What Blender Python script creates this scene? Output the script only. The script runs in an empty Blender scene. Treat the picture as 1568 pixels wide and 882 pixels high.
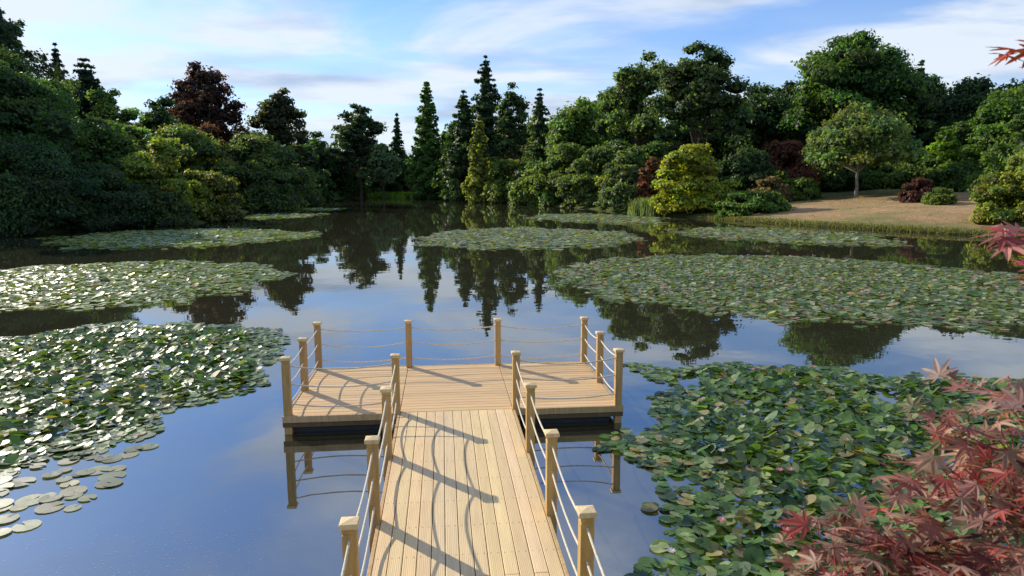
import bpy, bmesh, math
import numpy as np
from mathutils import Vector
R = np.random.default_rng(11)
scene = bpy.context.scene
pi = math.pi

# ------------------------------------------------------------------ helpers
def link(ob, parent=None):
    scene.collection.objects.link(ob)
    if parent: ob.parent = parent
    return ob

def add_mesh(name, parts, mats, smooth=False, parent=None):
    """parts: (V, F, col, matindex)"""
    Vs=[];Ls=[];starts=[];mi=[];cols=[];vo=0;lo=0
    for V,F,C,m in parts:
        V=np.asarray(V,float);F=np.asarray(F,int)
        if len(V)==0: continue
        C=np.asarray(C,float)
        if C.ndim==1: C=np.tile(C,(len(V),1))
        Vs.append(V);cols.append(C)
        k=F.shape[1]
        Ls.append((F+vo).ravel()); starts.append(lo+np.arange(len(F))*k)
        mi.append(np.full(len(F),m)); vo+=len(V); lo+=F.size
    V=np.concatenate(Vs);L=np.concatenate(Ls);S=np.concatenate(starts);M=np.concatenate(mi);C=np.concatenate(cols)
    me=bpy.data.meshes.new(name)
    me.vertices.add(len(V)); me.vertices.foreach_set("co",V.astype(np.float32).ravel())
    me.loops.add(len(L)); me.loops.foreach_set("vertex_index",L.astype(np.int32))
    me.polygons.add(len(S)); me.polygons.foreach_set("loop_start",S.astype(np.int32))
    me.update(calc_edges=True)
    me.polygons.foreach_set("material_index",M.astype(np.int32))
    me.polygons.foreach_set("use_smooth",np.full(len(S),bool(smooth)))
    at=me.color_attributes.new("tint",'FLOAT_COLOR','POINT')
    c4=np.ones((len(V),4),np.float32);c4[:,:3]=C
    at.data.foreach_set("color",c4.ravel())
    for m in mats: me.materials.append(m)
    me.validate()
    return link(bpy.data.objects.new(name,me),parent)

def unit(a): return a/np.maximum(np.linalg.norm(a,axis=-1,keepdims=True),1e-9)

def cards(P,N,size,col,aspect=.6):
    n=len(P); N=unit(N); r=R.normal(size=(n,3)); T=unit(np.cross(N,r)); B=np.cross(N,T)
    s=np.broadcast_to(size,(n,)).reshape(n,1)*R.uniform(.65,1.35,(n,1))
    V=np.stack([P+T*s,P+B*s*aspect+N*s*.12,P-T*s,P-B*s*aspect+N*s*.12],1).reshape(-1,3)
    F=np.arange(4*n).reshape(n,4)
    return V,F,np.repeat(col,4,0)

def tube(p0,p1,r0,r1,seg=6):
    p0=np.array(p0,float);p1=np.array(p1,float);d=unit(p1-p0)
    a=unit(np.cross(d,[.3,.9,.1]));b=np.cross(d,a)
    t=np.arange(seg)*2*pi/seg; ring=np.outer(np.cos(t),a)+np.outer(np.sin(t),b)
    V=np.concatenate([p0+ring*r0,p1+ring*r1])
    i=np.arange(seg);j=(i+1)%seg
    return V,np.stack([i,j,j+seg,i+seg],1)

def limb(p0,p1,r0,r1,n=4,wob=.08,seg=6):
    p0=np.array(p0,float);p1=np.array(p1,float);L=np.linalg.norm(p1-p0)
    out=[];prev=p0;rp=r0
    for k in range(1,n+1):
        f=k/n;q=p0+(p1-p0)*f+(R.normal(size=3)*L*wob*(0 if k==n else 1)*.5)
        rq=r0+(r1-r0)*f; out.append(tube(prev,q,rp,rq,seg)); prev=q;rp=rq
    return out

bm=bmesh.new(); bmesh.ops.create_icosphere(bm,subdivisions=2,radius=1)
IV=np.array([v.co[:] for v in bm.verts]); IF=np.array([[v.index for v in f.verts] for f in bm.faces]); bm.free()

def sdist(x,y,poly):
    """positive inside"""
    x=np.asarray(x,float);y=np.asarray(y,float)
    d=np.full(x.shape,1e9);ins=np.zeros(x.shape,bool);n=len(poly)
    for i in range(n):
        x0,y0=poly[i];x1,y1=poly[(i+1)%n]
        ex,ey=x1-x0,y1-y0;wx,wy=x-x0,y-y0
        t=np.clip((wx*ex+wy*ey)/(ex*ex+ey*ey+1e-12),0,1)
        d=np.minimum(d,np.hypot(wx-ex*t,wy-ey*t))
        c=((y0<=y)&(y<y1))|((y1<=y)&(y<y0))
        with np.errstate(divide='ignore',invalid='ignore'):
            xi=x0+(y-y0)/(y1-y0 if y1!=y0 else 1e-9)*ex
        ins^=c&(x<xi)
    return np.where(ins,d,-d)

_ph=np.random.default_rng(3).uniform(0,6.28,(12,2)); _an=np.random.default_rng(4).uniform(0,6.28,12)
def noise2(x,y,scale):
    v=0
    for k in range(6):
        a=_an[k];f=(1.0+.55*k)/scale
        v=v+np.sin((x*np.cos(a)+y*np.sin(a))*f*2.1+_ph[k,0]+1.3*np.sin((x*np.sin(a)-y*np.cos(a))*f*1.3+_ph[k,1]))/(1+.35*k)
    return v/3.2

# ------------------------------------------------------------------ materials
def newmat(name):
    m=bpy.data.materials.new(name);m.use_nodes=True;nt=m.node_tree
    for n in list(nt.nodes): nt.nodes.remove(n)
    out=nt.nodes.new("ShaderNodeOutputMaterial");return m,nt,out
def N(nt,t,**kw):
    n=nt.nodes.new(t)
    for k,v in kw.items(): setattr(n,k,v)
    return n

def foliage_mat(name,rough=.55,spec=.3,trans=.35,nscale=0,tb=(1.6,1.7,.8)):
    m,nt,out=newmat(name)
    at=N(nt,"ShaderNodeAttribute",attribute_name="tint")
    src=at.outputs["Color"]
    if nscale:
        geo=N(nt,"ShaderNodeNewGeometry")
        no=N(nt,"ShaderNodeTexNoise");no.inputs["Scale"].default_value=nscale;no.inputs["Detail"].default_value=3
        nt.links.new(geo.outputs["Position"],no.inputs["Vector"])
        mr=N(nt,"ShaderNodeMapRange");mr.inputs["From Min"].default_value=.3;mr.inputs["From Max"].default_value=.7
        mr.inputs["To Min"].default_value=.7;mr.inputs["To Max"].default_value=1.3
        nt.links.new(no.outputs["Fac"],mr.inputs["Value"])
        mul=N(nt,"ShaderNodeVectorMath",operation='SCALE')
        nt.links.new(src,mul.inputs[0]);nt.links.new(mr.outputs["Result"],mul.inputs["Scale"]);src=mul.outputs[0]
    p=N(nt,"ShaderNodeBsdfPrincipled");p.inputs["Roughness"].default_value=rough;p.inputs["Specular IOR Level"].default_value=spec
    nt.links.new(src,p.inputs["Base Color"])
    tr=N(nt,"ShaderNodeBsdfTranslucent")
    tm=N(nt,"ShaderNodeVectorMath",operation='MULTIPLY');tm.inputs[1].default_value=tb
    nt.links.new(src,tm.inputs[0]);nt.links.new(tm.outputs[0],tr.inputs["Color"])
    mx=N(nt,"ShaderNodeMixShader");mx.inputs[0].default_value=trans
    nt.links.new(p.outputs[0],mx.inputs[1]);nt.links.new(tr.outputs[0],mx.inputs[2]);nt.links.new(mx.outputs[0],out.inputs[0])
    return m
M_FOL=foliage_mat("tree_foliage",trans=.46,tb=(2.0,2.0,.8),rough=.5,spec=.35)
M_PAD=foliage_mat("lily_pad_leaf",rough=.40,spec=.5,trans=.28,nscale=6,tb=(2.0,2.1,.8))
M_MAPLE=foliage_mat("maple_leaf",rough=.5,spec=.35,trans=.36,nscale=15,tb=(1.5,1.1,.85))

def tint_mat(name,rough=.8,nscale=8,bump=.3,stretch=(1,1,1),lo=.7,hi=1.3,spec=.3,wave=None):
    m,nt,out=newmat(name)
    at=N(nt,"ShaderNodeAttribute",attribute_name="tint")
    tc=N(nt,"ShaderNodeTexCoord");mp=N(nt,"ShaderNodeMapping");mp.inputs["Scale"].default_value=stretch
    nt.links.new(tc.outputs["Object"],mp.inputs[0])
    no=N(nt,"ShaderNodeTexNoise");no.inputs["Scale"].default_value=nscale;no.inputs["Detail"].default_value=6;no.inputs["Roughness"].default_value=.65
    nt.links.new(mp.outputs[0],no.inputs["Vector"])
    mr=N(nt,"ShaderNodeMapRange");mr.inputs["From Min"].default_value=.3;mr.inputs["From Max"].default_value=.7
    mr.inputs["To Min"].default_value=lo;mr.inputs["To Max"].default_value=hi
    nt.links.new(no.outputs["Fac"],mr.inputs["Value"])
    mul=N(nt,"ShaderNodeVectorMath",operation='SCALE')
    nt.links.new(at.outputs["Color"],mul.inputs[0]);nt.links.new(mr.outputs["Result"],mul.inputs["Scale"])
    p=N(nt,"ShaderNodeBsdfPrincipled");p.inputs["Roughness"].default_value=rough;p.inputs["Specular IOR Level"].default_value=spec
    nt.links.new(mul.outputs[0],p.inputs["Base Color"])
    b=N(nt,"ShaderNodeBump");b.inputs["Strength"].default_value=bump;b.inputs["Distance"].default_value=.02
    h=no.outputs["Fac"]
    if wave:
        w=N(nt,"ShaderNodeTexWave",bands_direction=wave);w.inputs["Scale"].default_value=17;w.inputs["Distortion"].default_value=0
        nt.links.new(tc.outputs["Object"],w.inputs["Vector"])
        ad=N(nt,"ShaderNodeMath",operation='ADD');nt.links.new(w.outputs["Fac"],ad.inputs[0]);nt.links.new(no.outputs["Fac"],ad.inputs[1])
        h=ad.outputs[0]; b.inputs["Distance"].default_value=.003
        mr2=N(nt,"ShaderNodeMapRange");mr2.inputs["To Min"].default_value=.88;mr2.inputs["To Max"].default_value=1.05
        nt.links.new(w.outputs["Fac"],mr2.inputs["Value"])
        m2=N(nt,"ShaderNodeVectorMath",operation='SCALE');nt.links.new(mul.outputs[0],m2.inputs[0]);nt.links.new(mr2.outputs[0],m2.inputs["Scale"])
        nt.links.new(m2.outputs[0],p.inputs["Base Color"])
    nt.links.new(h,b.inputs["Height"]);nt.links.new(b.outputs[0],p.inputs["Normal"])
    nt.links.new(p.outputs[0],out.inputs[0]);return m
M_BARK=tint_mat("bark",.9,3,.6)
M_DECKL=tint_mat("deck_timber_lengthways",.55,3,.4,(6,.5,6),.86,1.08,.4,'X')
M_DECKX=tint_mat("deck_timber_crossways",.55,3,.4,(.5,6,6),.84,1.08,.4,'Y')
M_POST=tint_mat("post_timber",.7,4,.3,(5,5,.6),.75,1.2)
M_FLOAT=tint_mat("float_plastic",.3,3,.1)
M_ROPE=tint_mat("rope_fibre",.9,60,.5)
M_GROUND=tint_mat("ground_grass",.95,1.2,.8,(1,1,1),.7,1.3,.1)
M_FLOWER=foliage_mat("flower_petals",.5,.3,.3,0,(1.2,1.1,1.1))

def m_water():
    m,nt,out=newmat("lake_water")
    geo=N(nt,"ShaderNodeNewGeometry")
    n1=N(nt,"ShaderNodeTexNoise");n1.inputs["Scale"].default_value=1.3;n1.inputs["Detail"].default_value=2
    n2=N(nt,"ShaderNodeTexNoise");n2.inputs["Scale"].default_value=.25;n2.inputs["Detail"].default_value=2
    nt.links.new(geo.outputs["Position"],n1.inputs[0]);nt.links.new(geo.outputs["Position"],n2.inputs[0])
    ad=N(nt,"ShaderNodeMath",operation='MULTIPLY_ADD');ad.inputs[1].default_value=.3
    nt.links.new(n1.outputs["Fac"],ad.inputs[0]);nt.links.new(n2.outputs["Fac"],ad.inputs[2])
    b=N(nt,"ShaderNodeBump");b.inputs["Strength"].default_value=.5;b.inputs["Distance"].default_value=.011
    nt.links.new(ad.outputs[0],b.inputs["Height"])
    d=N(nt,"ShaderNodeBsdfDiffuse");d.inputs["Color"].default_value=(.035,.034,.018,1)
    g=N(nt,"ShaderNodeBsdfGlossy");g.inputs["Roughness"].default_value=.01;g.inputs["Color"].default_value=(.98,.99,1,1)
    f=N(nt,"ShaderNodeFresnel");f.inputs["IOR"].default_value=4.0
    nt.links.new(b.outputs[0],g.inputs["Normal"]);nt.links.new(b.outputs[0],f.inputs["Normal"])
    mx=N(nt,"ShaderNodeMixShader");nt.links.new(f.outputs[0],mx.inputs[0]);nt.links.new(d.outputs[0],mx.inputs[1]);nt.links.new(g.outputs[0],mx.inputs[2])
    nt.links.new(mx.outputs[0],out.inputs[0]);return m
M_WATER=m_water()

# ------------------------------------------------------------------ terrain and water
LAKE=[(-30,2.5),(-45,20),(-46,42),(-41,53),(-38.6,59),(-36.7,66),(-33,72),(-33.6,83),(-38,98),(-42.6,113),(-47,146),(-54,190),(-53,222),(-37,232),(-18,225),
      (-12.9,195),(-3.7,163),(8.3,132),(13,118),(18,96),(22.7,86),(26.4,75),(31.5,64),(36,56),(45,45),(48,30),(44,10),(30,4.5),(1.8,4.2),(1.2,2.5)]
def ground_z(x,y):
    x=np.asarray(x,float);y=np.asarray(y,float)
    s=-sdist(x,y,LAKE); o=np.maximum(s,0)
    z=.35*(1-np.exp(-o/.6))+.068*np.minimum(o,42)+.01*np.minimum(o,400)+.12*noise2(x,y,9)*np.clip(o/6,0,1)
    w=np.clip((12-y)/10,0,1)
    z=z+w*.70*np.minimum(o,3.5)
    return np.where(s>0,z,np.maximum(-1.2,s*.5))
gx=np.concatenate([np.arange(-1500,-200,100),np.arange(-200,-84,6),np.arange(-84,84,1.2),np.arange(84,200,6),np.arange(200,1501,100)])
gy=np.concatenate([np.arange(-900,-50,85),np.arange(-50,-4,4),np.arange(-4,12,.8),np.arange(12,245,1.6),np.arange(245,400,10),np.arange(400,1800,100)])
X,Y=np.meshgrid(gx,gy);Z=ground_z(X,Y)
nx,ny=len(gx),len(gy)
V=np.stack([X.ravel(),Y.ravel(),Z.ravel()],1)
i,j=np.meshgrid(np.arange(nx-1),np.arange(ny-1));a=(j*nx+i).ravel()
F=np.stack([a,a+1,a+1+nx,a+nx],1)
x,y=V[:,0],V[:,1]
dry=np.clip(1.35-np.hypot((x-47)/26,(y-78)/22)+.25*noise2(x,y,5),0,1)*np.clip(-sdist(x,y,LAKE)/1.6-.5,0,1)
lawn=np.clip(.5+.5*noise2(x,y,7),0,1)[:,None]
g=np.array([.06,.10,.022])*(1-lawn)+np.array([.14,.18,.045])*lawn
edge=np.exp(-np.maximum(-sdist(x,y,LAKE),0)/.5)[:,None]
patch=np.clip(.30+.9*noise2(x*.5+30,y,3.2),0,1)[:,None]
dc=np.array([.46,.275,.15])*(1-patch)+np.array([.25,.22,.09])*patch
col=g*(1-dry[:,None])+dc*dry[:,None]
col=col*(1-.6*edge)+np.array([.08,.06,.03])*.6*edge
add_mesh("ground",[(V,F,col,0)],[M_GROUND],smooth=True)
wx=np.array([-60,60,60,-60.]);wy=np.array([-2,-2,240,240.])
add_mesh("lake_water",[(np.stack([wx,wy,0*wx],1),[[0,1,2,3]],(.02,.02,.01),0)],[M_WATER])

# ------------------------------------------------------------------ vegetation
BARK=(.11,.08,.055)
GAIN=np.array([1.34,1.30,1.12])
def leafsize(y): return .0027*max(y,45)
def shade_cores(C,Rr,fl,col,core):
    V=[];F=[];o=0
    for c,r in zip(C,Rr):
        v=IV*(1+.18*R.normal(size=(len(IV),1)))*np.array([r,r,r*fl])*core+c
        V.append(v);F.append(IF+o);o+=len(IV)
    return np.concatenate(V),np.concatenate(F),np.array(col)*.45,0  # opaque filler cores, coloured darker than the leaves to read as deep shadow

def clump_leaves(C,Rr,fl,col,ls,cover,var=.26,upbias=.3,spread=.42):
    P=[];Nn=[];K=[]
    for c,r in zip(C,Rr):
        n=int(cover*4*pi*r*r*(.5+.5*fl)/(1.2*ls*ls))
        n=max(n,12)
        d=unit(R.normal(size=(n,3)));d[:,2]=np.where(d[:,2]<-.35,-d[:,2],d[:,2])
        rad=r*(1.05-spread*R.random((n,1))**1.2+.10*R.normal(size=(n,1)))
        lob=1+.20*np.sin(d[:,:1]*5+c[0])*np.sin(d[:,1:2]*5+c[1])+.15*np.sin(d[:,2:3]*7+c[2])
        p=c+d*rad*lob*np.array([1,1,fl])
        P.append(p);Nn.append(d*.8+R.normal(size=(n,3))*.5+np.array([0,0,upbias]))
        cv=max(.4,1+var*R.normal()); hue=R.normal()*.12
        k=np.array(col)*GAIN*cv*np.array([1+hue,1,1-hue])
        K.append(np.clip(k*(1+.25*R.normal(size=(n,1))),.006,1))
    P=np.concatenate(P);Nn=np.concatenate(Nn);K=np.concatenate(K)
    V,F,C2=cards(P,Nn,ls,K)
    return V,F,C2,0

def crown_tree(name,x,y,top,r,col,base=.3,nc=34,cs=.30,fl=.75,cover=.52,core=.62,ls=None,bark=BARK,shape=1.0,ellx=1.0,parts_only=False):
    g=float(ground_z(x,y));H=top-g;zb=g+H*base
    ls=ls or leafsize(y)
    cz=(top+zb)/2;hz=(top-zb)/2
    if not parts_only: nc=int(nc*2.0);cs*=.75
    C=[];Rr=[]
    ph=R.uniform(0,6.28,3)
    for k in range(nc):
        d=unit(R.normal(size=3)); 
        if d[2]<-.5: d[2]*=-1
        f=R.uniform(.58,.92) if k>nc*.28 else R.uniform(.15,.55)
        az=math.atan2(d[1],d[0])
        f*=1+.12*math.sin(2*az+ph[0])+.08*math.sin(3*az+ph[1]+4*d[2])   # lopsided outline
        q=r*cs*R.uniform(.5,1.5)
        zrel=d[2]*f
        wid=(1-.35*shape*max(zrel,0))
        C.append([x+d[0]*f*r*wid*ellx,y+d[1]*f*r*wid,cz+d[2]*f*(hz-q*fl*.3)]);Rr.append(min(q,hz*.75))
    C.append([x+R.normal()*r*.1,y,top-r*cs*fl*.8]);Rr.append(r*cs*.85)
    C=np.array(C);Rr=np.array(Rr)
    C[:,2]=np.minimum(C[:,2],top-Rr*fl*.8)
    C[:,2]=np.maximum(C[:,2],g+Rr*fl*.45)
    parts=[clump_leaves(C,Rr,fl,col,ls,cover)]
    n=int(22*nc);d=unit(R.normal(size=(n,3)));ci=R.integers(0,len(C),n)
    P=C[ci]+d*Rr[ci][:,None]*R.uniform(1.0,1.3,(n,1))*np.array([1,1,fl]);P[:,2]=np.maximum(P[:,2],g+.2)
    v=cards(P,d+R.normal(size=(n,3))*.6,ls*.85,np.array(col)*GAIN*R.uniform(.7,1.4,(n,1)));parts.append((*v,0))
    if core>0: parts.append(shade_cores(C,Rr,fl,col,core))
    tr=max(.12,H*.018)
    fork=np.array([x,y,zb+(top-zb)*.25])
    for v in limb([x,y,g-.3],fork,tr*1.2,tr*.75,4,.05,8): parts.append((*v,bark,1))
    for c in C[R.permutation(len(C))[:14]]:
        for v in limb(fork-[0,0,R.uniform(0,.3)*(zb-g)],c,tr*.45,tr*.1,3,.1,5): parts.append((*v,bark,1))
    if parts_only: return parts
    return add_mesh(name,parts,[M_FOL,M_BARK])

def conifer(name,x,y,top,r,col,base=.05,droop=.25,power=.8,dens=1.0,ragged=.3,ls=None,core=.5,layers=None,bark=BARK):
    g=float(ground_z(x,y));H=top-g;ls=ls or leafsize(y)*.95
    nl=int((layers or max(22,H*1.1)))
    P=[];Nn=[];K=[];parts=[]
    tr=H*.014+.08
    for v in limb([x,y,g-.3],[x,y,top-.4],tr,.04,6,.008,7): parts.append((*v,bark,1))
    for k in range(nl):
        f=base+(1-base)*(k+R.uniform(0,.6))/nl
        if f>.995: continue
        z0=g+H*f;Lm=r*((1-f)/(1-base))**power*(1-.25*max(0,.15-f)/.15)+ .08*r*(1-f)
        nb=int(R.integers(7,11))
        for b in range(nb):
            a=R.uniform(0,2*pi);L=Lm*(1+ragged*R.normal()*.8);L=min(max(L,.12*r*(1-f)+.15),Lm*1.5)
            n=int(dens*(6+ 1.1*L*L*.55/(ls*ls)))
            n=min(n,400)
            t=R.random(n)**.6
            w=L*.30*(1-t*.65)
            lat=R.normal(size=n)*w*.6
            dz=-droop*L*t**1.6+R.normal(size=n)*L*.06+ .10*L*t*(t>.8)
            dx=np.cos(a)*t*L-np.sin(a)*lat;dy=np.sin(a)*t*L+np.cos(a)*lat
            P.append(np.stack([x+dx,y+dy,z0+dz-abs(lat)*.25],1))
            nn=np.tile([np.cos(a)*.6,np.sin(a)*.6,.7],(n,1))+R.normal(size=(n,3))*.45;Nn.append(nn)
            cv=1+.2*R.normal()
            K.append(np.clip(np.array(col)*GAIN*cv*(1+.25*R.normal(size=(n,1))),.006,1))
        if k%4==0:
            for v in limb([x,y,z0],[x+np.cos(a)*Lm*.7,y+np.sin(a)*Lm*.7,z0-droop*Lm*.4],tr*.3*(1-f)+.03,.02,2,.03,4): parts.append((*v,bark,1))
    P=np.concatenate(P);Nn=np.concatenate(Nn);K=np.concatenate(K)
    P[:,2]=np.maximum(P[:,2],g+.1)
    v=cards(P,Nn,ls,K);parts.append((*v,0))
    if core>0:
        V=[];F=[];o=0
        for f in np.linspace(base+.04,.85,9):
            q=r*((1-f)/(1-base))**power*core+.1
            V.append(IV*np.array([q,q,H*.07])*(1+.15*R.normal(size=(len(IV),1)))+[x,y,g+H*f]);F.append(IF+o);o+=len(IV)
        parts.append((np.concatenate(V),np.concatenate(F),np.array(col)*.6,0))  # dark inner filler, the tree's interior shade painted into its colour
    return add_mesh(name,parts,[M_FOL,M_BARK])

def shrub(name,x,y,top,r,col,nc=22,cs=.33,fl=.8,ell=1.0,cover=.54,ls=None,parts_only=False):
    g=float(ground_z(x,y));g=max(g,0.0);H=top-g;ls=ls or leafsize(y)*.85
    if not parts_only: nc=int(nc*2.0);cs*=.73
    C=[];Rr=[];ph=R.uniform(0,6.28,2)
    for k in range(nc):
        a=R.uniform(0,2*pi);pv=R.uniform(0,1)**.8
        el=pv*pi/2;q=min(r*cs*R.uniform(.5,1.45),H*.5)
        f=R.uniform(.72,.97) if k>nc*.2 else R.uniform(.1,.5)
        f*=1+.10*math.sin(3*a+ph[0])
        C.append([x+math.cos(a)*math.cos(el)*f*r*ell,y+math.sin(a)*math.cos(el)*f*r,g+math.sin(el)*f*H]);Rr.append(q)
    # low foliage right down to the ground or water, irregular
    ns=int(4.4*pi/cs)
    for k in range(ns):
        a=R.uniform(0,2*pi);zr=R.uniform(.03,.42);q=min(r*cs*R.uniform(.5,1.3),H*.3);f=R.uniform(.72,1.0)*(1+.12*math.sin(3*a+ph[0]))
        C.append([x+math.cos(a)*f*r*ell*.95,y+math.sin(a)*f*r*.95,g+H*zr]);Rr.append(q)
    C=np.array(C);Rr=np.array(Rr)
    C[:,2]=np.clip(C[:,2],g+Rr*fl*.3,top-Rr*fl*.85)
    gg=np.maximum(ground_z(C[:,0],C[:,1]),0)
    C[:,2]=np.where(C[:,2]<g+H*.3,C[:,2]-(g-gg)*.9,C[:,2])
    parts=[clump_leaves(C,Rr,fl,col,ls,cover,var=.20,spread=.36)]
    n=len(C)*14;d=unit(R.normal(size=(n,3)));ci=R.integers(0,len(C),n)
    P=C[ci]+d*Rr[ci][:,None]*R.uniform(1.0,1.22,(n,1))*np.array([1,1,fl]);P[:,2]=np.maximum(P[:,2],.1)
    parts.append((*cards(P,d+R.normal(size=(n,3))*.6,ls*.85,np.array(col)*GAIN*R.uniform(.7,1.4,(n,1))),0))
    parts.append(shade_cores(C,Rr,fl,col,.72))
    if parts_only: return parts
    for c in C[:6]:
        for v in limb([x,y,g-.2],c,.12,.04,2,.1,5): parts.append((*v,BARK,1))
    return add_mesh(name,parts,[M_FOL,M_BARK])

DK=(.034,.068,.023);MD=(.060,.112,.028);LT=(.115,.170,.038);PU=(.058,.030,.028);BG=(.034,.064,.032);OL=(.085,.110,.030)
# --- right side trees
crown_tree("oak_tree",60.5,125,30.8,12.5,(.056,.112,.026),base=.12,nc=60,cs=.24)
conifer("spruce_tree",81,140,29,6,DK,dens=.8)
crown_tree("birch_tree",47.4,95,14.8,8.2,(.11,.160,.055),base=.02,nc=66,cs=.23,cover=.52,core=.5,bark=(.3,.27,.22),shape=1.3)
crown_tree("broadleaf_tree",52,142,24,9,DK,base=.1,nc=34)
crown_tree("broadleaf_tree",42,148,22,8,MD,base=.1,nc=30)
crown_tree("scots_pine_tree",31.7,120,27.8,9.0,(.055,.088,.032),base=.10,nc=66,cs=.25,fl=.6,shape=1.2)
crown_tree("beech_tree",24,132,28.3,6.8,(.08,.125,.035),base=.1,nc=46,cs=.28,shape=.5)
crown_tree("broadleaf_tree",14.4,146,22,8.2,(.10,.165,.04),base=.08,nc=40)
crown_tree("broadleaf_tree",23,168,26,7.5,MD,base=.1,nc=34)
conifer("cypress_tree",6.3,160,26.2,4.4,(.05,.085,.03),power=.7,ragged=.25)
crown_tree("broadleaf_tree",0.2,178,29.6,5.8,(.05,.085,.03),base=.1,nc=38,cs=.28)
conifer("fir_tree",-7.1,190,38.5,7.4,BG,power=.75,ragged=.45,dens=1)
conifer("fir_tree",-12.5,182,28.5,6.4,DK,power=.65,ragged=.3)
conifer("golden_cypress_tree",-7.7,163,20.2,3.5,(.14,.165,.03),power=.6,droop=.05,ragged=.2,dens=1.2)
conifer("cypress_tree",-25,206,34.4,5.6,(.07,.135,.032),power=.62,droop=.03,ragged=.14,dens=1.2)
crown_tree("broadleaf_tree",-18,228,24,7.5,MD,base=.05,nc=28)
conifer("spruce_tree",-38,231,27.5,4.2,DK,power=.8,ragged=.2)
crown_tree("cedar_tree",-48,218,28.8,10,(.036,.060,.026),base=.05,nc=52,cs=.28,fl=.5)
crown_tree("broadleaf_tree",-60,212,20,8,DK,base=.05,nc=28)
crown_tree("willow_tree",-40,214,16.5,6.6,(.10,.155,.075),base=.03,nc=34,cs=.3)
# --- left side trees
crown_tree("broadleaf_tree",-50.8,152,24.6,6.6,(.05,.060,.026),base=.1,nc=44,cs=.26,cover=.48)
crown_tree("copper_beech_tree",-62,141,28.0,8.8,PU,base=.12,nc=64,cs=.21,cover=.45,core=.45)
crown_tree("broadleaf_tree",-65,130,20,6,DK,base=.05,nc=34)
crown_tree("broadleaf_tree",-65,114,19.4,4.8,(.09,.15,.035),base=.08,nc=28)
conifer("spruce_tree",-72.5,120,25.5,6.0,(.022,.042,.021),power=.5,ragged=.2)
conifer("spruce_tree",-81,126,29.4,4.8,(.025,.046,.025),power=.85,ragged=.2)
conifer("cedar_tree",-61.5,85,27.5,9.5,(.030,.056,.032),power=.8,droop=.15,ragged=.35,layers=20,base=.15,core=.3)
crown_tree("broadleaf_tree",-72,104,20.5,8,MD,base=.05,nc=40)
crown_tree("broadleaf_tree",-47.5,64,15.2,8.5,(.048,.095,.030),base=.03,nc=60,cs=.25)
crown_tree("broadleaf_tree",-56,72,18.5,8,(.048,.095,.030),base=.05,nc=50,cs=.27)
crown_tree("broadleaf_tree",-45,76,11,5.5,(.06,.11,.03),base=.03,nc=34)
shrub("laurel_shrub",-42,58,7.5,5.5,(.036,.074,.024),nc=34)
shrub("laurel_shrub",-39.5,65,6.0,4.6,(.034,.066,.022),nc=28)
shrub("azalea_shrub",-37.5,74,8.8,4.4,(.18,.22,.038),nc=30,cs=.3)
shrub("azalea_shrub",-34.8,78,5.4,3.8,(.105,.13,.03),nc=26)
shrub("rhododendron_shrub",-36.6,69.5,3.8,3.6,(.06,.09,.028),nc=24)
shrub("rhododendron_shrub",-46,84,11.0,4.0,LT,nc=28)
shrub("rhododendron_shrub",-51,108,13.0,7.5,(.105,.145,.035),nc=36)
shrub("rhododendron_shrub",-45,122,13.0,9,(.07,.11,.028),nc=40,cs=.28)
shrub("rhododendron_shrub",-41.3,111.5,7.5,5.3,(.055,.095,.026),nc=30)
shrub("rhododendron_shrub",-49,136,11,7,DK,nc=28)
shrub("japanese_maple_shrub",-51,118,14,4,(.12,.05,.025),nc=20)
shrub("rhododendron_shrub",-57,188,15,7,MD,nc=28)
shrub("rhododendron_shrub",-53,170,8,5,MD,nc=24)
# --- far shore shrubs
for (sx,sy,st,sr,sc) in [(-55,228,11,6,MD),(-47,232,9,6,LT),(-38,238,11,7,MD),(-31,236,10,6,(.15,.19,.06)),(-22,230,15,6.5,(.13,.20,.05)),(-25,226,8,4,(.18,.25,.05)),(-15,222,13,6,LT),(-17,212,7,4,LT),(-12,206,11,5,MD),(-9,196,8,4,LT)]:
    shrub("waterside_shrub",sx,sy,st,sr,sc,nc=18)
# --- rhododendron bank, right of centre
for (sx,sy,st,sr,sc) in [(-6,176,11.0,6,(.10,.15,.035)),(0,160,9.5,6.5,(.12,.165,.04)),(6,150,9,6.5,(.08,.125,.03)),(4.5,143,7,4.5,(.13,.18,.042)),(11,138,12.2,7,(.09,.14,.032)),(15,124,10.8,6,(.10,.145,.04)),
                         (19,128,12,7,(.07,.115,.03)),(19.5,112,10,5.6,(.095,.14,.04)),(17.5,106,7,4,(.095,.14,.05)),(24,115,11,5,MD)]:
    shrub("rhododendron_shrub",sx,sy,st,sr,sc,nc=36,cs=.26)
shrub("japanese_maple_shrub",20.8,103,8.5,2.4,(.13,.055,.035),nc=16)
shrub("golden_maple_shrub",23.6,91,9.1,4.9,(.22,.25,.03),nc=56,cs=.26,fl=.55,cover=.75)
shrub("juniper_shrub",28.5,83,3.2,4,(.08,.14,.03),nc=26,fl=.5)
shrub("juniper_shrub",31,86,2.8,3.6,(.07,.12,.03),nc=22,fl=.5)
shrub("rhododendron_shrub",35,104,9.5,5,DK,nc=26)
shrub("copper_maple_shrub",43.6,110,10.8,4.8,(.12,.045,.03),nc=30)
shrub("rhododendron_shrub",38.5,100,6,3.2,LT,nc=20)
shrub("rhododendron_shrub",36,96,5.2,2.6,(.12,.09,.05),nc=16)
shrub("rhododendron_shrub",30,108,8,5,MD,nc=24)
shrub("laurel_shrub",41,98,5.0,2.6,LT,nc=20)
shrub("laurel_shrub",53,112,9,6,MD,nc=28)
shrub("laurel_shrub",62,108,8,5,LT,nc=26)
conifer("golden_conifer_tree",64.5,104,12.8,3.6,(.14,.22,.03),power=.6,droop=.1,ragged=.15)
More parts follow.
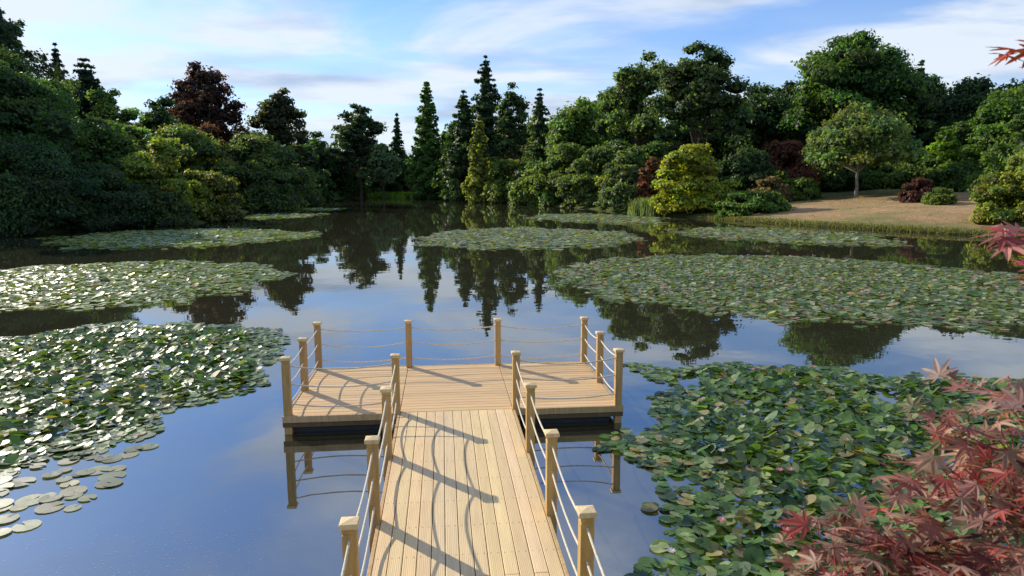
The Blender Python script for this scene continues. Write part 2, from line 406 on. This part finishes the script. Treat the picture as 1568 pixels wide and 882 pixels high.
shrub("copper_maple_shrub",48.5,82,4.8,1.9,(.10,.04,.04),nc=14)
shrub("laurel_shrub",48.0,77,3.7,1.5,LT,nc=12)
shrub("laurel_shrub",62,94,7,4.5,MD,nc=26)
shrub("laurel_shrub",72,102,10,6,DK,nc=26)
crown_tree("broadleaf_tree",67.5,94,16.8,6.5,(.08,.145,.03),base=.05,nc=40)
crown_tree("broadleaf_tree",76,114,21,8,DK,base=.05,nc=36)
shrub("golden_maple_shrub",44.2,58.5,7.0,4.0,(.18,.22,.045),nc=46,cs=.25)
conifer("cypress_tree",56.5,76,13.5,4.2,(.075,.13,.035),power=.6,droop=.1)

# distant woodland : one object
pl=np.array([(-112,100,21),(-95,120,20),(-80,140,19),(-70,165,18),(-66,190,17),(-66,218,17),(-50,242,17),(-30,250,17),(-12,242,20),(0,215,21),(12,192,23),(24,175,24),(38,162,22),(52,156,24),(68,150,25),(84,145,23),(98,132,23),(112,110,23)],float)
parts=[]
for k in range(len(pl)-1):
    for f in (0,.5):
        p=pl[k]*(1-f)+pl[k+1]*f;p[:2]+=R.normal(size=2)*2
        c=[DK,MD,DK,OL][R.integers(0,4)]
        parts+=crown_tree("",p[0],p[1],p[2]+R.normal()*1.6,8.5,c,base=.0,nc=40,cs=.25,cover=.5,parts_only=True)
    for f in (0,.33,.66):
        p=pl[k]*(1-f)+pl[k+1]*f;p[:2]*=1.06
        parts+=shrub("",p[0],p[1],13,8.5,DK,nc=10,cs=.45,cover=.25,parts_only=True)
add_mesh("distant_woodland",parts,[M_FOL,M_BARK])

# palms on the far shore
def palm(x,y,h):
    g=float(ground_z(x,y));parts=[(*v,(.06,.045,.03),1) for v in limb([x,y,g-.2],[x,y,g+h],.35,.3,3,.02,7)]
    P=[];Nn=[]
    for k in range(28):
        a=R.uniform(0,2*pi);e=R.uniform(-.4,1.1);L=R.uniform(1.8,2.6)
        for t in np.linspace(.2,1,9):
            P.append([x+math.cos(a)*math.cos(e)*L*t,y+math.sin(a)*math.cos(e)*L*t,g+h+math.sin(e)*L*t-.9*t*t])
            Nn.append([math.cos(a)*.2,math.sin(a)*.2,1])
    P=np.array(P);v=cards(P,np.array(Nn)+R.normal(size=P.shape)*.3,.42,np.tile((.13,.2,.05),(len(P),1))*R.uniform(.6,1.4,(len(P),1)),.4)
    parts.append((*v,0));add_mesh("palm_tree",parts,[M_FOL,M_BARK])
palm(-33,226,7.5);palm(-20,219,7.8);palm(-17.5,217,6.5)

def blades(name,P,h,col,w=.03,lean=.25):
    n=len(P);a=R.uniform(0,2*pi,n);hh=h*R.uniform(.6,1.3,n);d=np.stack([np.cos(a),np.sin(a),0*a],1)
    lv=np.stack([R.normal(size=n),R.normal(size=n),0*a],1)*lean*hh[:,None]
    up=np.zeros((n,3));up[:,2]=hh
    ww=np.broadcast_to(w,(n,))[:,None]
    V=np.stack([P-d*ww,P+d*ww,P+up*.6+lv*.4+d*ww*.6,P+up+lv,P+up*.6+lv*.4-d*ww*.6],1).reshape(-1,3)
    k=np.arange(n)*5;F=np.stack([k,k+1,k+2,k+3,k+4],1)
    K=np.repeat(np.array(col)*R.uniform(.6,1.5,(n,1)),5,0)
    return add_mesh(name,[(V,F,K,0)],[M_FOL])
def clusterP(cs,n,s):
    out=[]
    for (x,y) in cs:
        q=np.stack([x+R.normal(size=n)*s,y+R.normal(size=n)*s*.6],1);out.append(np.column_stack([q,np.maximum(ground_z(q[:,0],q[:,1]),-.1)]))
    return np.concatenate(out)
blades("reeds",clusterP([(18.6,94),(17.8,95.5),(19.6,92)],350,.7),2.0,(.17,.22,.10),.06)
blades("marsh_plants",clusterP([(-34,224),(-30,225),(-26,223),(-38,226),(-44,226)],400,1.5),1.8,(.22,.34,.05),.22,.5)
bp=[]
shore=[(22.7,86),(26.4,75),(31.5,64),(36,56),(45,45)]
for k in range(4):
    p=np.array(shore[k]);q=np.array(shore[k+1]);n=1100;t=R.random(n);o=np.abs(R.normal(size=n))*.4
    nn=unit(np.array([q[1]-p[1],p[0]-q[0]]))*-1
    pt=p+(q-p)*t[:,None]+nn*o[:,None];bp.append(np.column_stack([pt,ground_z(pt[:,0],pt[:,1])]))
bp=np.concatenate(bp);blades("bank_grass",bp,.24,(.15,.15,.055),.05,.4)
n=8000;q=np.column_stack([R.uniform(24,75,n),R.uniform(52,104,n)]);q=q[-sdist(q[:,0],q[:,1],LAKE)>.8]
q=np.column_stack([q,ground_z(q[:,0],q[:,1])-.02])
k=q[noise2(q[:,0],q[:,1],6)<.35];blades("dry_grass",k,.09,(.34,.25,.12),.06,.7)

# ------------------------------------------------------------------ lily pads
def pad_template(n,notch=.22):
    t=np.linspace(notch,2*pi-notch,n);V=[[.12,0,0]]+[[math.cos(a),math.sin(a),0] for a in t]
    F=[[0,i,i+1] for i in range(1,n)]
    return np.array(V),np.array(F)
def pads(name,poly,spacing,rad,tilt,lift,seg,cols,ragged=.6,cup=.10,thin=0.0,flowers=0):
    P=np.array(poly);x0,y0=P.min(0);x1,y1=P.max(0)
    gx=np.arange(x0-1,x1+1,spacing);gy=np.arange(y0-1,y1+1,spacing)
    X,Y=np.meshgrid(gx,gy);X=X.ravel()+R.uniform(-.5,.5,X.size)*spacing;Y=Y.ravel()+R.uniform(-.5,.5,Y.size)*spacing
    s=sdist(X,Y,poly)+ragged*noise2(X,Y,1.1+spacing*3)+ragged*.5*noise2(X+9,Y,.5+spacing)
    keep=(s>0)&((s>ragged*.6)|(R.random(X.size)<.6))&(R.random(X.size)>thin)&(noise2(X,Y,.8+spacing*4)>-.62)
    X,Y,s=X[keep],Y[keep],s[keep];n=len(X)
    T,Fc=pad_template(seg);m=len(T)
    r=rad*R.uniform(.65,1.25,n);rot=R.uniform(0,2*pi,n)
    inner=np.clip(s/1.0,0.15,1)
    ca=(cup*(R.normal(size=n)*.6+.7))*inner
    rr=np.hypot(T[:,0],T[:,1]);ang=np.arctan2(T[:,1],T[:,0])
    fold=np.abs(R.normal(size=n))*tilt*.3*inner;ph=R.uniform(0,6.28,n)
    z=ca[:,None]*rr**2+fold[:,None]*np.abs(T[:,1])[None]+.04*tilt/.3*np.sin(3*ang[None]+ph[:,None])*rr[None]
    L=np.stack([np.tile(T[:,0],(n,1)),np.tile(T[:,1],(n,1)),z],2)*r[:,None,None]
    tx=R.normal(size=n)*tilt*inner;ty=R.normal(size=n)*tilt*inner
    L[:,:,2]+=L[:,:,0]*tx[:,None]+L[:,:,1]*ty[:,None]
    c,sn=np.cos(rot)[:,None],np.sin(rot)[:,None]
    gx_=L[:,:,0]*c-L[:,:,1]*sn;gy_=L[:,:,0]*sn+L[:,:,1]*c
    zc=.008+R.random(n)*.012+lift*inner*R.random(n)
    W=np.stack([X[:,None]+gx_,Y[:,None]+gy_,L[:,:,2]+zc[:,None]],2)
    mn=W[:,:,2].min(1);W[:,:,2]+=np.maximum(0,.006-mn)[:,None]
    F=(Fc[None]+(np.arange(n)*m)[:,None,None]).reshape(-1,3)
    cols=np.array(cols);pr=cols[:,3]/cols[:,3].sum();ci=R.choice(len(cols),n,p=pr)
    K=cols[ci,:3]*R.uniform(.65,1.35,(n,1));K=np.repeat(K,m,0)
    add_mesh(name,[(W.reshape(-1,3),F,K,0)],[M_PAD],smooth=False)
    if flowers:
        idx=R.permutation(n)[:flowers];parts=[]
        for i in idx:
            V=[];FF=[];pk=R.random()<.6;cc=(.75,.30,.36) if pk else (.8,.72,.68)
            for ring,(np_,e,l) in enumerate([(9,.35,1),(7,.9,.8)]):
                for q in range(np_):
                    a=2*pi*q/np_+ring*.3;h=math.sin(e)*l;w=math.cos(e)*l;o=len(V);da=.28
                    V+=[[0,0,.02],[w*.6*math.cos(a-da),w*.6*math.sin(a-da),h*.6],[w*math.cos(a),w*math.sin(a),h],[w*.6*math.cos(a+da),w*.6*math.sin(a+da),h*.6]]
                    FF.append([o,o+1,o+2,o+3])
            V=np.array(V)*.075*max(1,spacing/.2)*.9+[X[i],Y[i],.05+lift*.8];parts.append((V,FF,cc,0))
        add_mesh("water_lily_flowers",parts,[M_FLOWER])
nearc=[(.085,.160,.035,5),(.14,.22,.055,4),(.26,.31,.13,2.4),(.32,.26,.11,1.3),(.045,.085,.028,3)]
farc=[(.18,.23,.09,5),(.30,.32,.17,4),(.12,.16,.055,3),(.30,.22,.12,1.5)]
yelc=[(.20,.26,.05,5),(.14,.21,.04,4),(.30,.31,.09,2.5),(.26,.19,.08,.8)]
pads("lily_pads",[(-19,18.5),(-13.6,17.8),(-12.5,18.7),(-11.2,19.6),(-9.3,19.7),(-6.65,18.7),(-5.74,17.4),(-5.2,14.85),(-4.7,13.05),(-5.45,12.1),(-5.9,10.9),(-6.3,10.1),(-6.9,9.0),(-8.5,7.5),(-14,7),(-19,10)],.13,.096,.28,.08,12,nearc,.45,flowers=25)
pads("lily_pads",[(-5.7,10.8),(-5.3,9.8),(-5.4,8.6),(-5.5,7.4),(-8.6,5.8),(-9,9),(-7,10.4)],.26,.14,.03,0,14,[(.20,.22,.12,4),(.26,.25,.14,2),(.14,.17,.08,2)],.30,cup=.02,thin=.15)
pads("lily_pads",[(-32,32),(-24.1,31.8),(-23.6,33.8),(-21.5,35.2),(-18.5,36.1),(-13.7,35.2),(-10.6,31.8),(-10.1,29.6),(-11,28.1),(-10.3,25.8),(-11.7,23),(-13.8,22.3),(-14.6,21.3),(-16.5,21.5),(-28,22)],.20,.135,.15,.06,9,yelc,.9,flowers=40)
pads("lily_pads",[(-35.8,52),(-34.6,57),(-31.7,62),(-24.7,64),(-16.3,57.8),(-15.5,53.4),(-17.6,48),(-20.7,44.8),(-23.8,42.6),(-28.7,43.8)],.30,.2,.13,.05,8,yelc,1.6)
pads("lily_pads",[(-36.2,92),(-26.6,97),(-26,87),(-31,82)],.5,.36,.12,.05,7,yelc,1.5)
pads("lily_pads",[(-40.5,121),(-29,120),(-30,112),(-38,113)],.6,.42,.12,.05,7,yelc,1.5)
pads("lily_pads",[(-7.9,52),(-5,62),(1,65.7),(9.4,59.4),(9.75,50.7),(7.8,46.2),(2.7,42.6),(-2.6,43),(-6.4,46.2)],.29,.19,.14,.05,8,farc,1.5,flowers=30)
pads("lily_pads",[(1.8,92),(10.9,98),(18.6,86),(15.7,72.5),(10,71.5),(3.5,79.6)],.42,.3,.14,.05,7,farc,2)
pads("lily_pads",[(2.27,31.8),(3.97,35.5),(6.45,38.1),(12,39.5),(17.1,38.1),(20.5,34.6),(22,31.8),(24,29),(28,26),(25,17.5),(14.4,18.8),(11.5,19.1),(7.8,20.1),(4.7,22.3),(2.85,25.4),(2,27.5)],.18,.120,.17,.06,9,[(.16,.23,.07,5),(.32,.34,.18,3.4),(.10,.15,.045,3),(.34,.22,.13,1.4)],.9,flowers=260)
pads("lily_pads",[(13.4,59),(16.2,64),(23,65.7),(28.9,58.5),(28.4,49),(25.8,45.3),(20.6,46.2),(15.5,51.3)],.31,.21,.14,.05,8,farc,1.8,flowers=30)
pads("lily_pads",[(2.5,14.8),(4.6,15),(7.3,14.5),(9.2,14.1),(10.5,13.7),(16,13),(16,5),(1.6,4.9),(1.45,6.5),(1.6,6.9),(1.65,7.7),(2.0,8.3),(1.85,8.9),(1.3,9.9),(2.1,10.9),(2.3,12.1),(3.0,13.2)],.13,.096,.32,.09,12,nearc,.42,flowers=45)
# small floating bits on the open water
n=420;fx=R.normal(-3.9,.8,n);fy=R.normal(7.0,.45,n)
fr=R.uniform(.002,.006,n);t=np.arange(6)*pi/3
V=np.stack([fx[:,None]+np.cos(t)*fr[:,None],fy[:,None]+np.sin(t)*fr[:,None],np.full((n,6),.004)],2).reshape(-1,3)
add_mesh("floating_seeds",[(V,np.arange(n*6).reshape(n,6),(.5,.48,.4),0)],[M_FLOWER])

# ------------------------------------------------------------------ jetty (local frame: x right, y forward, z up)
jetty=bpy.data.objects.new("wooden_jetty",None);link(jetty)
jetty.location=(-.913,10.89,0);jetty.rotation_euler=(0,0,math.radians(5.8))
def box(x0,x1,y0,y1,z0,z1,b=.004):
    V=[[x0,y0,z0],[x1,y0,z0],[x1,y1,z0],[x0,y1,z0],[x0,y0,z1-b],[x1,y0,z1-b],[x1,y1,z1-b],[x0,y1,z1-b],
       [x0+b,y0+b,z1],[x1-b,y0+b,z1],[x1-b,y1-b,z1],[x0+b,y1-b,z1]]
    F=[[3,2,1,0],[0,1,5,4],[1,2,6,5],[2,3,7,6],[3,0,4,7],[4,5,9,8],[5,6,10,9],[6,7,11,10],[7,4,8,11],[8,9,10,11]]
    return np.array(V),np.array(F)
DZ=.30
W1=np.array([.94,.68,.36]);W2=np.array([.80,.53,.26])
def wt(c): return np.clip(c*R.uniform(.86,1.07)*np.array([1,R.uniform(.97,1.03),R.uniform(.92,1.05)]),0,.95)
parts=[];nb=13;wv=1.84/nb
for k in range(nb):
    x0=-.92+k*wv
    cuts=[-8.4,-4.9+(-.0 if k%2 else -.9),-.03]
    for a,b in zip(cuts[:-1],cuts[1:]):
        parts.append((*box(x0+.004,x0+wv-.004,a+.003,b-.003,DZ-.028,DZ+R.uniform(-.001,.001)),wt(W1),0))
add_mesh("walkway_boards",parts,[M_DECKL],parent=jetty)
parts=[]
for k in range(nb):
    for yy in np.arange(-8.1,0,.6):
        for dx in (.035,wv-.035):
            parts.append((*box(-.92+k*wv+dx-.004,-.92+k*wv+dx+.004,yy-.004,yy+.004,DZ,DZ+.0025,.001),(.08,.06,.04),0))
add_mesh("screws",parts,[M_POST],parent=jetty)
parts=[];n=20;y0,y1=-.02,2.86;wv=(y1-y0)/n
for (xa,xb) in [(-2.74,-.935),(-.93,.93),(.935,2.74)]:
    for k in range(n):
        parts.append((*box(xa+.003,xb-.003,y0+k*wv+.004,y0+(k+1)*wv-.004,DZ-.028,DZ+R.uniform(-.001,.001)),wt(W2),0))
add_mesh("platform_boards",parts,[M_DECKX],parent=jetty)
parts=[]
for (a,b,c,d) in [(-2.80,-.93,-.075,-.03),(.93,2.80,-.075,-.03),(-2.80,2.80,2.87,2.91)]:
    parts.append((*box(a,b,c,d,.20,DZ+.004),wt(W2*.7),0))
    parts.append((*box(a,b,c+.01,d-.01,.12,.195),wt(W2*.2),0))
for s in (-1,1):
    x=s*2.77;parts.append((*box(x-.022,x+.022,-.028,2.868,.17,DZ+.004),wt(W2*.7),0))
    x=s*.945;parts.append((*box(x-.02,x+.02,-8.4,-.08,.12,DZ-.004),wt(W2*.8),0))
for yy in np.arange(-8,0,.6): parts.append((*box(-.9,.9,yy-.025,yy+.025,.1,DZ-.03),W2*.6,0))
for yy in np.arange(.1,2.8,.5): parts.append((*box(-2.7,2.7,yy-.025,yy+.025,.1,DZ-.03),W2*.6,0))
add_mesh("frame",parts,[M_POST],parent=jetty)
parts=[]
for xx in (-1.95,1.85): parts.append((*box(xx-.74,xx+.74,.05,2.75,-.25,.095,.03),(.05,.055,.06),0))
parts.append((*box(-.8,.8,.3,2.6,-.25,.095,.03),(.05,.055,.06),0))
add_mesh("pontoon_floats",parts,[M_FLOAT],parent=jetty)
def post(x,y,zb):
    V=[];F=[];hw=.058
    prof=[(hw,zb),(hw,DZ+.86),(hw-.006,DZ+.866),(hw-.006,DZ+.876),(hw,DZ+.882),(hw,DZ+.925),(.076,DZ+.927),(.078,DZ+.932),(.078,DZ+.962),(.070,DZ+.970),(.0,DZ+.985)]
    for i,(w,z) in enumerate(prof): V+=[[x-w,y-w,z],[x+w,y-w,z],[x+w,y+w,z],[x-w,y+w,z]]
    for i in range(len(prof)-1):
        for q in range(4):
            a=i*4+q;b=i*4+(q+1)%4;F.append([a,b,b+4,a+4])
    V=np.array(V);c=np.tile(wt(np.array([.58,.36,.14])),(len(V),1));c[24:]=wt(np.array([.84,.62,.33]))
    return V,np.array(F),c,0
WL=[(-.985,-1.86*k) for k in range(1,5)];WR=[(.985,-1.86*k) for k in range(1,5)]
A=[(-2.72,-.0),(-2.72,1.38),(-2.72,2.82),(-.91,2.82),(.91,2.82),(2.72,2.82),(2.72,1.38),(2.72,-.0)]
inn=[(-.985,-.0),(.985,.0)]
pp=[]
for p in WL+WR: pp.append(post(p[0],p[1],-1.0))
for p in A: pp.append(post(p[0],p[1],DZ+.005 if abs(p[0])<1 else -.05))
for p in inn: pp.append(post(p[0],p[1],-.2))
add_mesh("posts",pp,[M_POST],parent=jetty)
cu=bpy.data.curves.new("ropes",'CURVE');cu.dimensions='3D';cu.bevel_depth=.0115;cu.bevel_resolution=2
segs=[]
def run(ch):
    for a,b in zip(ch[:-1],ch[1:]): segs.append((a,b))
run(A[:8]);run([A[0],inn[0]]);run([inn[1],A[7]])
run([inn[0]]+WL);run([inn[1]]+WR)
for a,b in segs:
    L=math.hypot(a[0]-b[0],a[1]-b[1])
    for h in (.83,.53,.2):
        sag=L*R.uniform(.032,.055);sp=cu.splines.new('POLY');sp.points.add(14)
        for i in range(15):
            t=i/14;sp.points[i].co=(a[0]+(b[0]-a[0])*t,a[1]+(b[1]-a[1])*t,DZ+h-4*sag*t*(1-t),1)
cu.materials.append(M_ROPE)
ro=bpy.data.objects.new("ropes",cu);link(ro,jetty)
for n in list(M_ROPE.node_tree.nodes):
    if n.type=='ATTRIBUTE':
        rgb=M_ROPE.node_tree.nodes.new("ShaderNodeRGB");rgb.outputs[0].default_value=(.76,.66,.50,1)
        for l in list(n.outputs["Color"].links):
            ts=l.to_socket;M_ROPE.node_tree.links.new(rgb.outputs[0],ts)

# ------------------------------------------------------------------ foreground japanese maple
def palmate():
    angs=np.radians([-122,-80,-40,0,40,80,122]);ln=[.45,.75,.93,1.05,.93,.75,.45];rim=[]
    for k,(a,l) in enumerate(zip(angs,ln)):
        w=.21
        rim.append((a-w,l*.52));rim.append((a-w*.4,l*.82));rim.append((a,l));rim.append((a+w*.4,l*.82));rim.append((a+w,l*.52))
        if k<6: rim.append(((a+angs[k+1])/2,.35))
    V=[[0,0,0]]+[[math.cos(a)*r,math.sin(a)*r,-.28*r*r] for a,r in rim]
    F=[[0,i,i+1] for i in range(1,len(rim))]
    return np.array(V),np.array(F)
PT,PF=palmate()
tg=float(ground_z(2.55,2.2));parts=[]
trunk_top=np.array([2.35,2.25,2.9])
for v in limb([2.55,2.2,tg-.3],trunk_top,.06,.04,4,.04,8): parts.append((*v,(.10,.06,.05),1))
sprays=[((1.28,2.05,2.81),(.27,.26,.10),115,'r'),((1.45,1.98,3.00),(.21,.26,.11),110,'r'),((1.64,2.12,3.10),(.20,.26,.12),95,'r'),((1.02,1.98,2.76),(.16,.22,.06),52,'r'),
        ((1.52,2.0,2.72),(.3,.3,.13),110,'r'),((1.56,2.05,3.32),(.13,.2,.03),13,'p'),((1.62,2.1,3.24),(.10,.2,.03),14,'r'),((1.54,2.02,3.84),(.09,.14,.05),16,'x'),((1.55,2.02,3.73),(.08,.1,.03),8,'x'),((1.55,2.08,4.35),(.08,.12,.04),16,'o'),
        ((2.6,2.3,3.4),(.4,.5,.4),130,'r'),((2.7,2.2,4.1),(.36,.45,.3),100,'r'),((2.4,2.1,2.7),(.4,.5,.2),70,'r')]
for c,s,n,kd in sprays:
    c=np.array(c);s=np.array(s)
    for v in limb(trunk_top+[0.1,0,R.uniform(-.3,.6)],c,.016,.005,5,.06,5): parts.append((*v,(.12,.05,.04),1))
    P=c+np.clip(R.normal(size=(n,3)),-1.8,1.8)*s*.66
    for p in P[::4]:
        for v in limb(c,p,.003,.0015,2,.08,4): parts.append((*v,(.25,.06,.05),1))
    pal={'r':[(.36,.17,.13),(.45,.27,.20),(.28,.11,.09),(.42,.28,.19),(.40,.08,.06),(.26,.17,.11),(.34,.20,.15),(.20,.19,.09),(.30,.13,.10)],'p':[(.40,.27,.21),(.34,.2,.16)],'x':[(.42,.08,.09),(.30,.08,.08),(.45,.2,.16)],'o':[(.48,.10,.05),(.36,.09,.05)]}[kd]
    for p in P:
        r=R.uniform(.05,.088);nrm=unit(np.array([R.normal()*.45-.1,R.normal()*.45-.15,1]));a=R.uniform(0,2*pi)
        t0=np.array([math.cos(a),math.sin(a),0]);t0=unit(t0-nrm*np.dot(t0,nrm));b0=np.cross(nrm,t0)
        V=PT*r;V=p+V[:,:1]*t0+V[:,1:2]*b0+V[:,2:]*nrm*R.uniform(.2,1.2)
        parts.append((V,PF,np.array(pal[R.integers(0,len(pal))])*R.uniform(.7,1.25),0))
add_mesh("japanese_maple_tree",parts,[M_MAPLE,M_BARK])

# ------------------------------------------------------------------ light and sky
SEL=math.radians(26);SAZ=math.radians(-48)   # azimuth from +Y, clockwise
sd=Vector((math.sin(SAZ)*math.cos(SEL),math.cos(SAZ)*math.cos(SEL),math.sin(SEL)))
L=bpy.data.lights.new("sun",'SUN');L.energy=5.0;L.angle=math.radians(.5);L.color=(1,.91,.74)
lo=bpy.data.objects.new("sun",L);link(lo);lo.rotation_euler=sd.to_track_quat('Z','Y').to_euler()
w=bpy.data.worlds.new("World");scene.world=w;w.use_nodes=True;nt=w.node_tree
for n in list(nt.nodes): nt.nodes.remove(n)
out=nt.nodes.new("ShaderNodeOutputWorld");bg=nt.nodes.new("ShaderNodeBackground");bg.inputs[1].default_value=.15
sky=nt.nodes.new("ShaderNodeTexSky");sky.sky_type='NISHITA';sky.sun_disc=False;sky.sun_elevation=SEL;sky.sun_rotation=SAZ;sky.air_density=1.0;sky.dust_density=.3;sky.ozone_density=2.5
tc=nt.nodes.new("ShaderNodeTexCoord");sx=nt.nodes.new("ShaderNodeSeparateXYZ");nt.links.new(tc.outputs["Generated"],sx.inputs[0])
def mth(op,a=None,b=None):
    n=nt.nodes.new("ShaderNodeMath");n.operation=op
    for k,vv in enumerate((a,b)):
        if vv is None: continue
        if isinstance(vv,(int,float)): n.inputs[k].default_value=vv
        else: nt.links.new(vv,n.inputs[k])
    return n.outputs[0]
zc=mth('MAXIMUM',sx.outputs[2],0.0);zz=mth('ADD',zc,.12)
cx=mth('DIVIDE',sx.outputs[0],zz);cy=mth('DIVIDE',sx.outputs[1],zz)
cb=nt.nodes.new("ShaderNodeCombineXYZ");nt.links.new(cx,cb.inputs[0]);nt.links.new(mth('MULTIPLY',cy,1.4),cb.inputs[1])
n1=nt.nodes.new("ShaderNodeTexNoise");n1.inputs["Scale"].default_value=.75;n1.inputs["Detail"].default_value=7;n1.inputs["Roughness"].default_value=.55;n1.inputs["Distortion"].default_value=.5
nt.links.new(cb.outputs[0],n1.inputs["Vector"])
mr=nt.nodes.new("ShaderNodeMapRange");mr.interpolation_type='SMOOTHSTEP';mr.inputs["From Min"].default_value=.42;mr.inputs["From Max"].default_value=.64;mr.inputs["To Min"].default_value=.0;mr.inputs["To Max"].default_value=.85
nt.links.new(n1.outputs["Fac"],mr.inputs["Value"])
hz=nt.nodes.new("ShaderNodeMapRange");hz.interpolation_type='SMOOTHSTEP';hz.inputs["From Min"].default_value=.02;hz.inputs["From Max"].default_value=.30;hz.inputs["To Min"].default_value=.66;hz.inputs["To Max"].default_value=.0
nt.links.new(zc,hz.inputs["Value"])
fac=mth('MINIMUM',mth('ADD',mr.outputs[0],hz.outputs[0]),.92)
n2=nt.nodes.new("ShaderNodeTexNoise");n2.inputs["Scale"].default_value=.9;n2.inputs["Detail"].default_value=5
nt.links.new(cb.outputs[0],n2.inputs["Vector"])
ramp=nt.nodes.new("ShaderNodeValToRGB");ramp.color_ramp.elements[0].position=.34;ramp.color_ramp.elements[0].color=(3.2,3.9,5.2,1);ramp.color_ramp.elements[1].position=.52;ramp.color_ramp.elements[1].color=(5.6,6.1,6.7,1)
nt.links.new(n2.outputs["Fac"],ramp.inputs[0])
tn=nt.nodes.new("ShaderNodeVectorMath");tn.operation='MULTIPLY';tn.inputs[1].default_value=(.66,.88,1.22);nt.links.new(sky.outputs[0],tn.inputs[0])
mx=nt.nodes.new("ShaderNodeMix");mx.data_type='RGBA';nt.links.new(fac,mx.inputs[0]);nt.links.new(tn.outputs[0],mx.inputs[6]);nt.links.new(ramp.outputs[0],mx.inputs[7])
nt.links.new(mx.outputs[2],bg.inputs[0]);nt.links.new(bg.outputs[0],out.inputs[0])

# ------------------------------------------------------------------ camera
cam=bpy.data.cameras.new("camera");cam.lens=24;cam.sensor_width=36;cam.clip_end=5000;cam.clip_start=.05
cam.dof.use_dof=True;cam.dof.focus_distance=18;cam.dof.aperture_fstop=6.3
co=bpy.data.objects.new("camera",cam);link(co);co.location=(0,0,3.98);co.rotation_euler=(math.radians(90-8.54),0,0)
scene.camera=co
scene.view_settings.view_transform='Standard';scene.view_settings.look='None';scene.view_settings.exposure=0
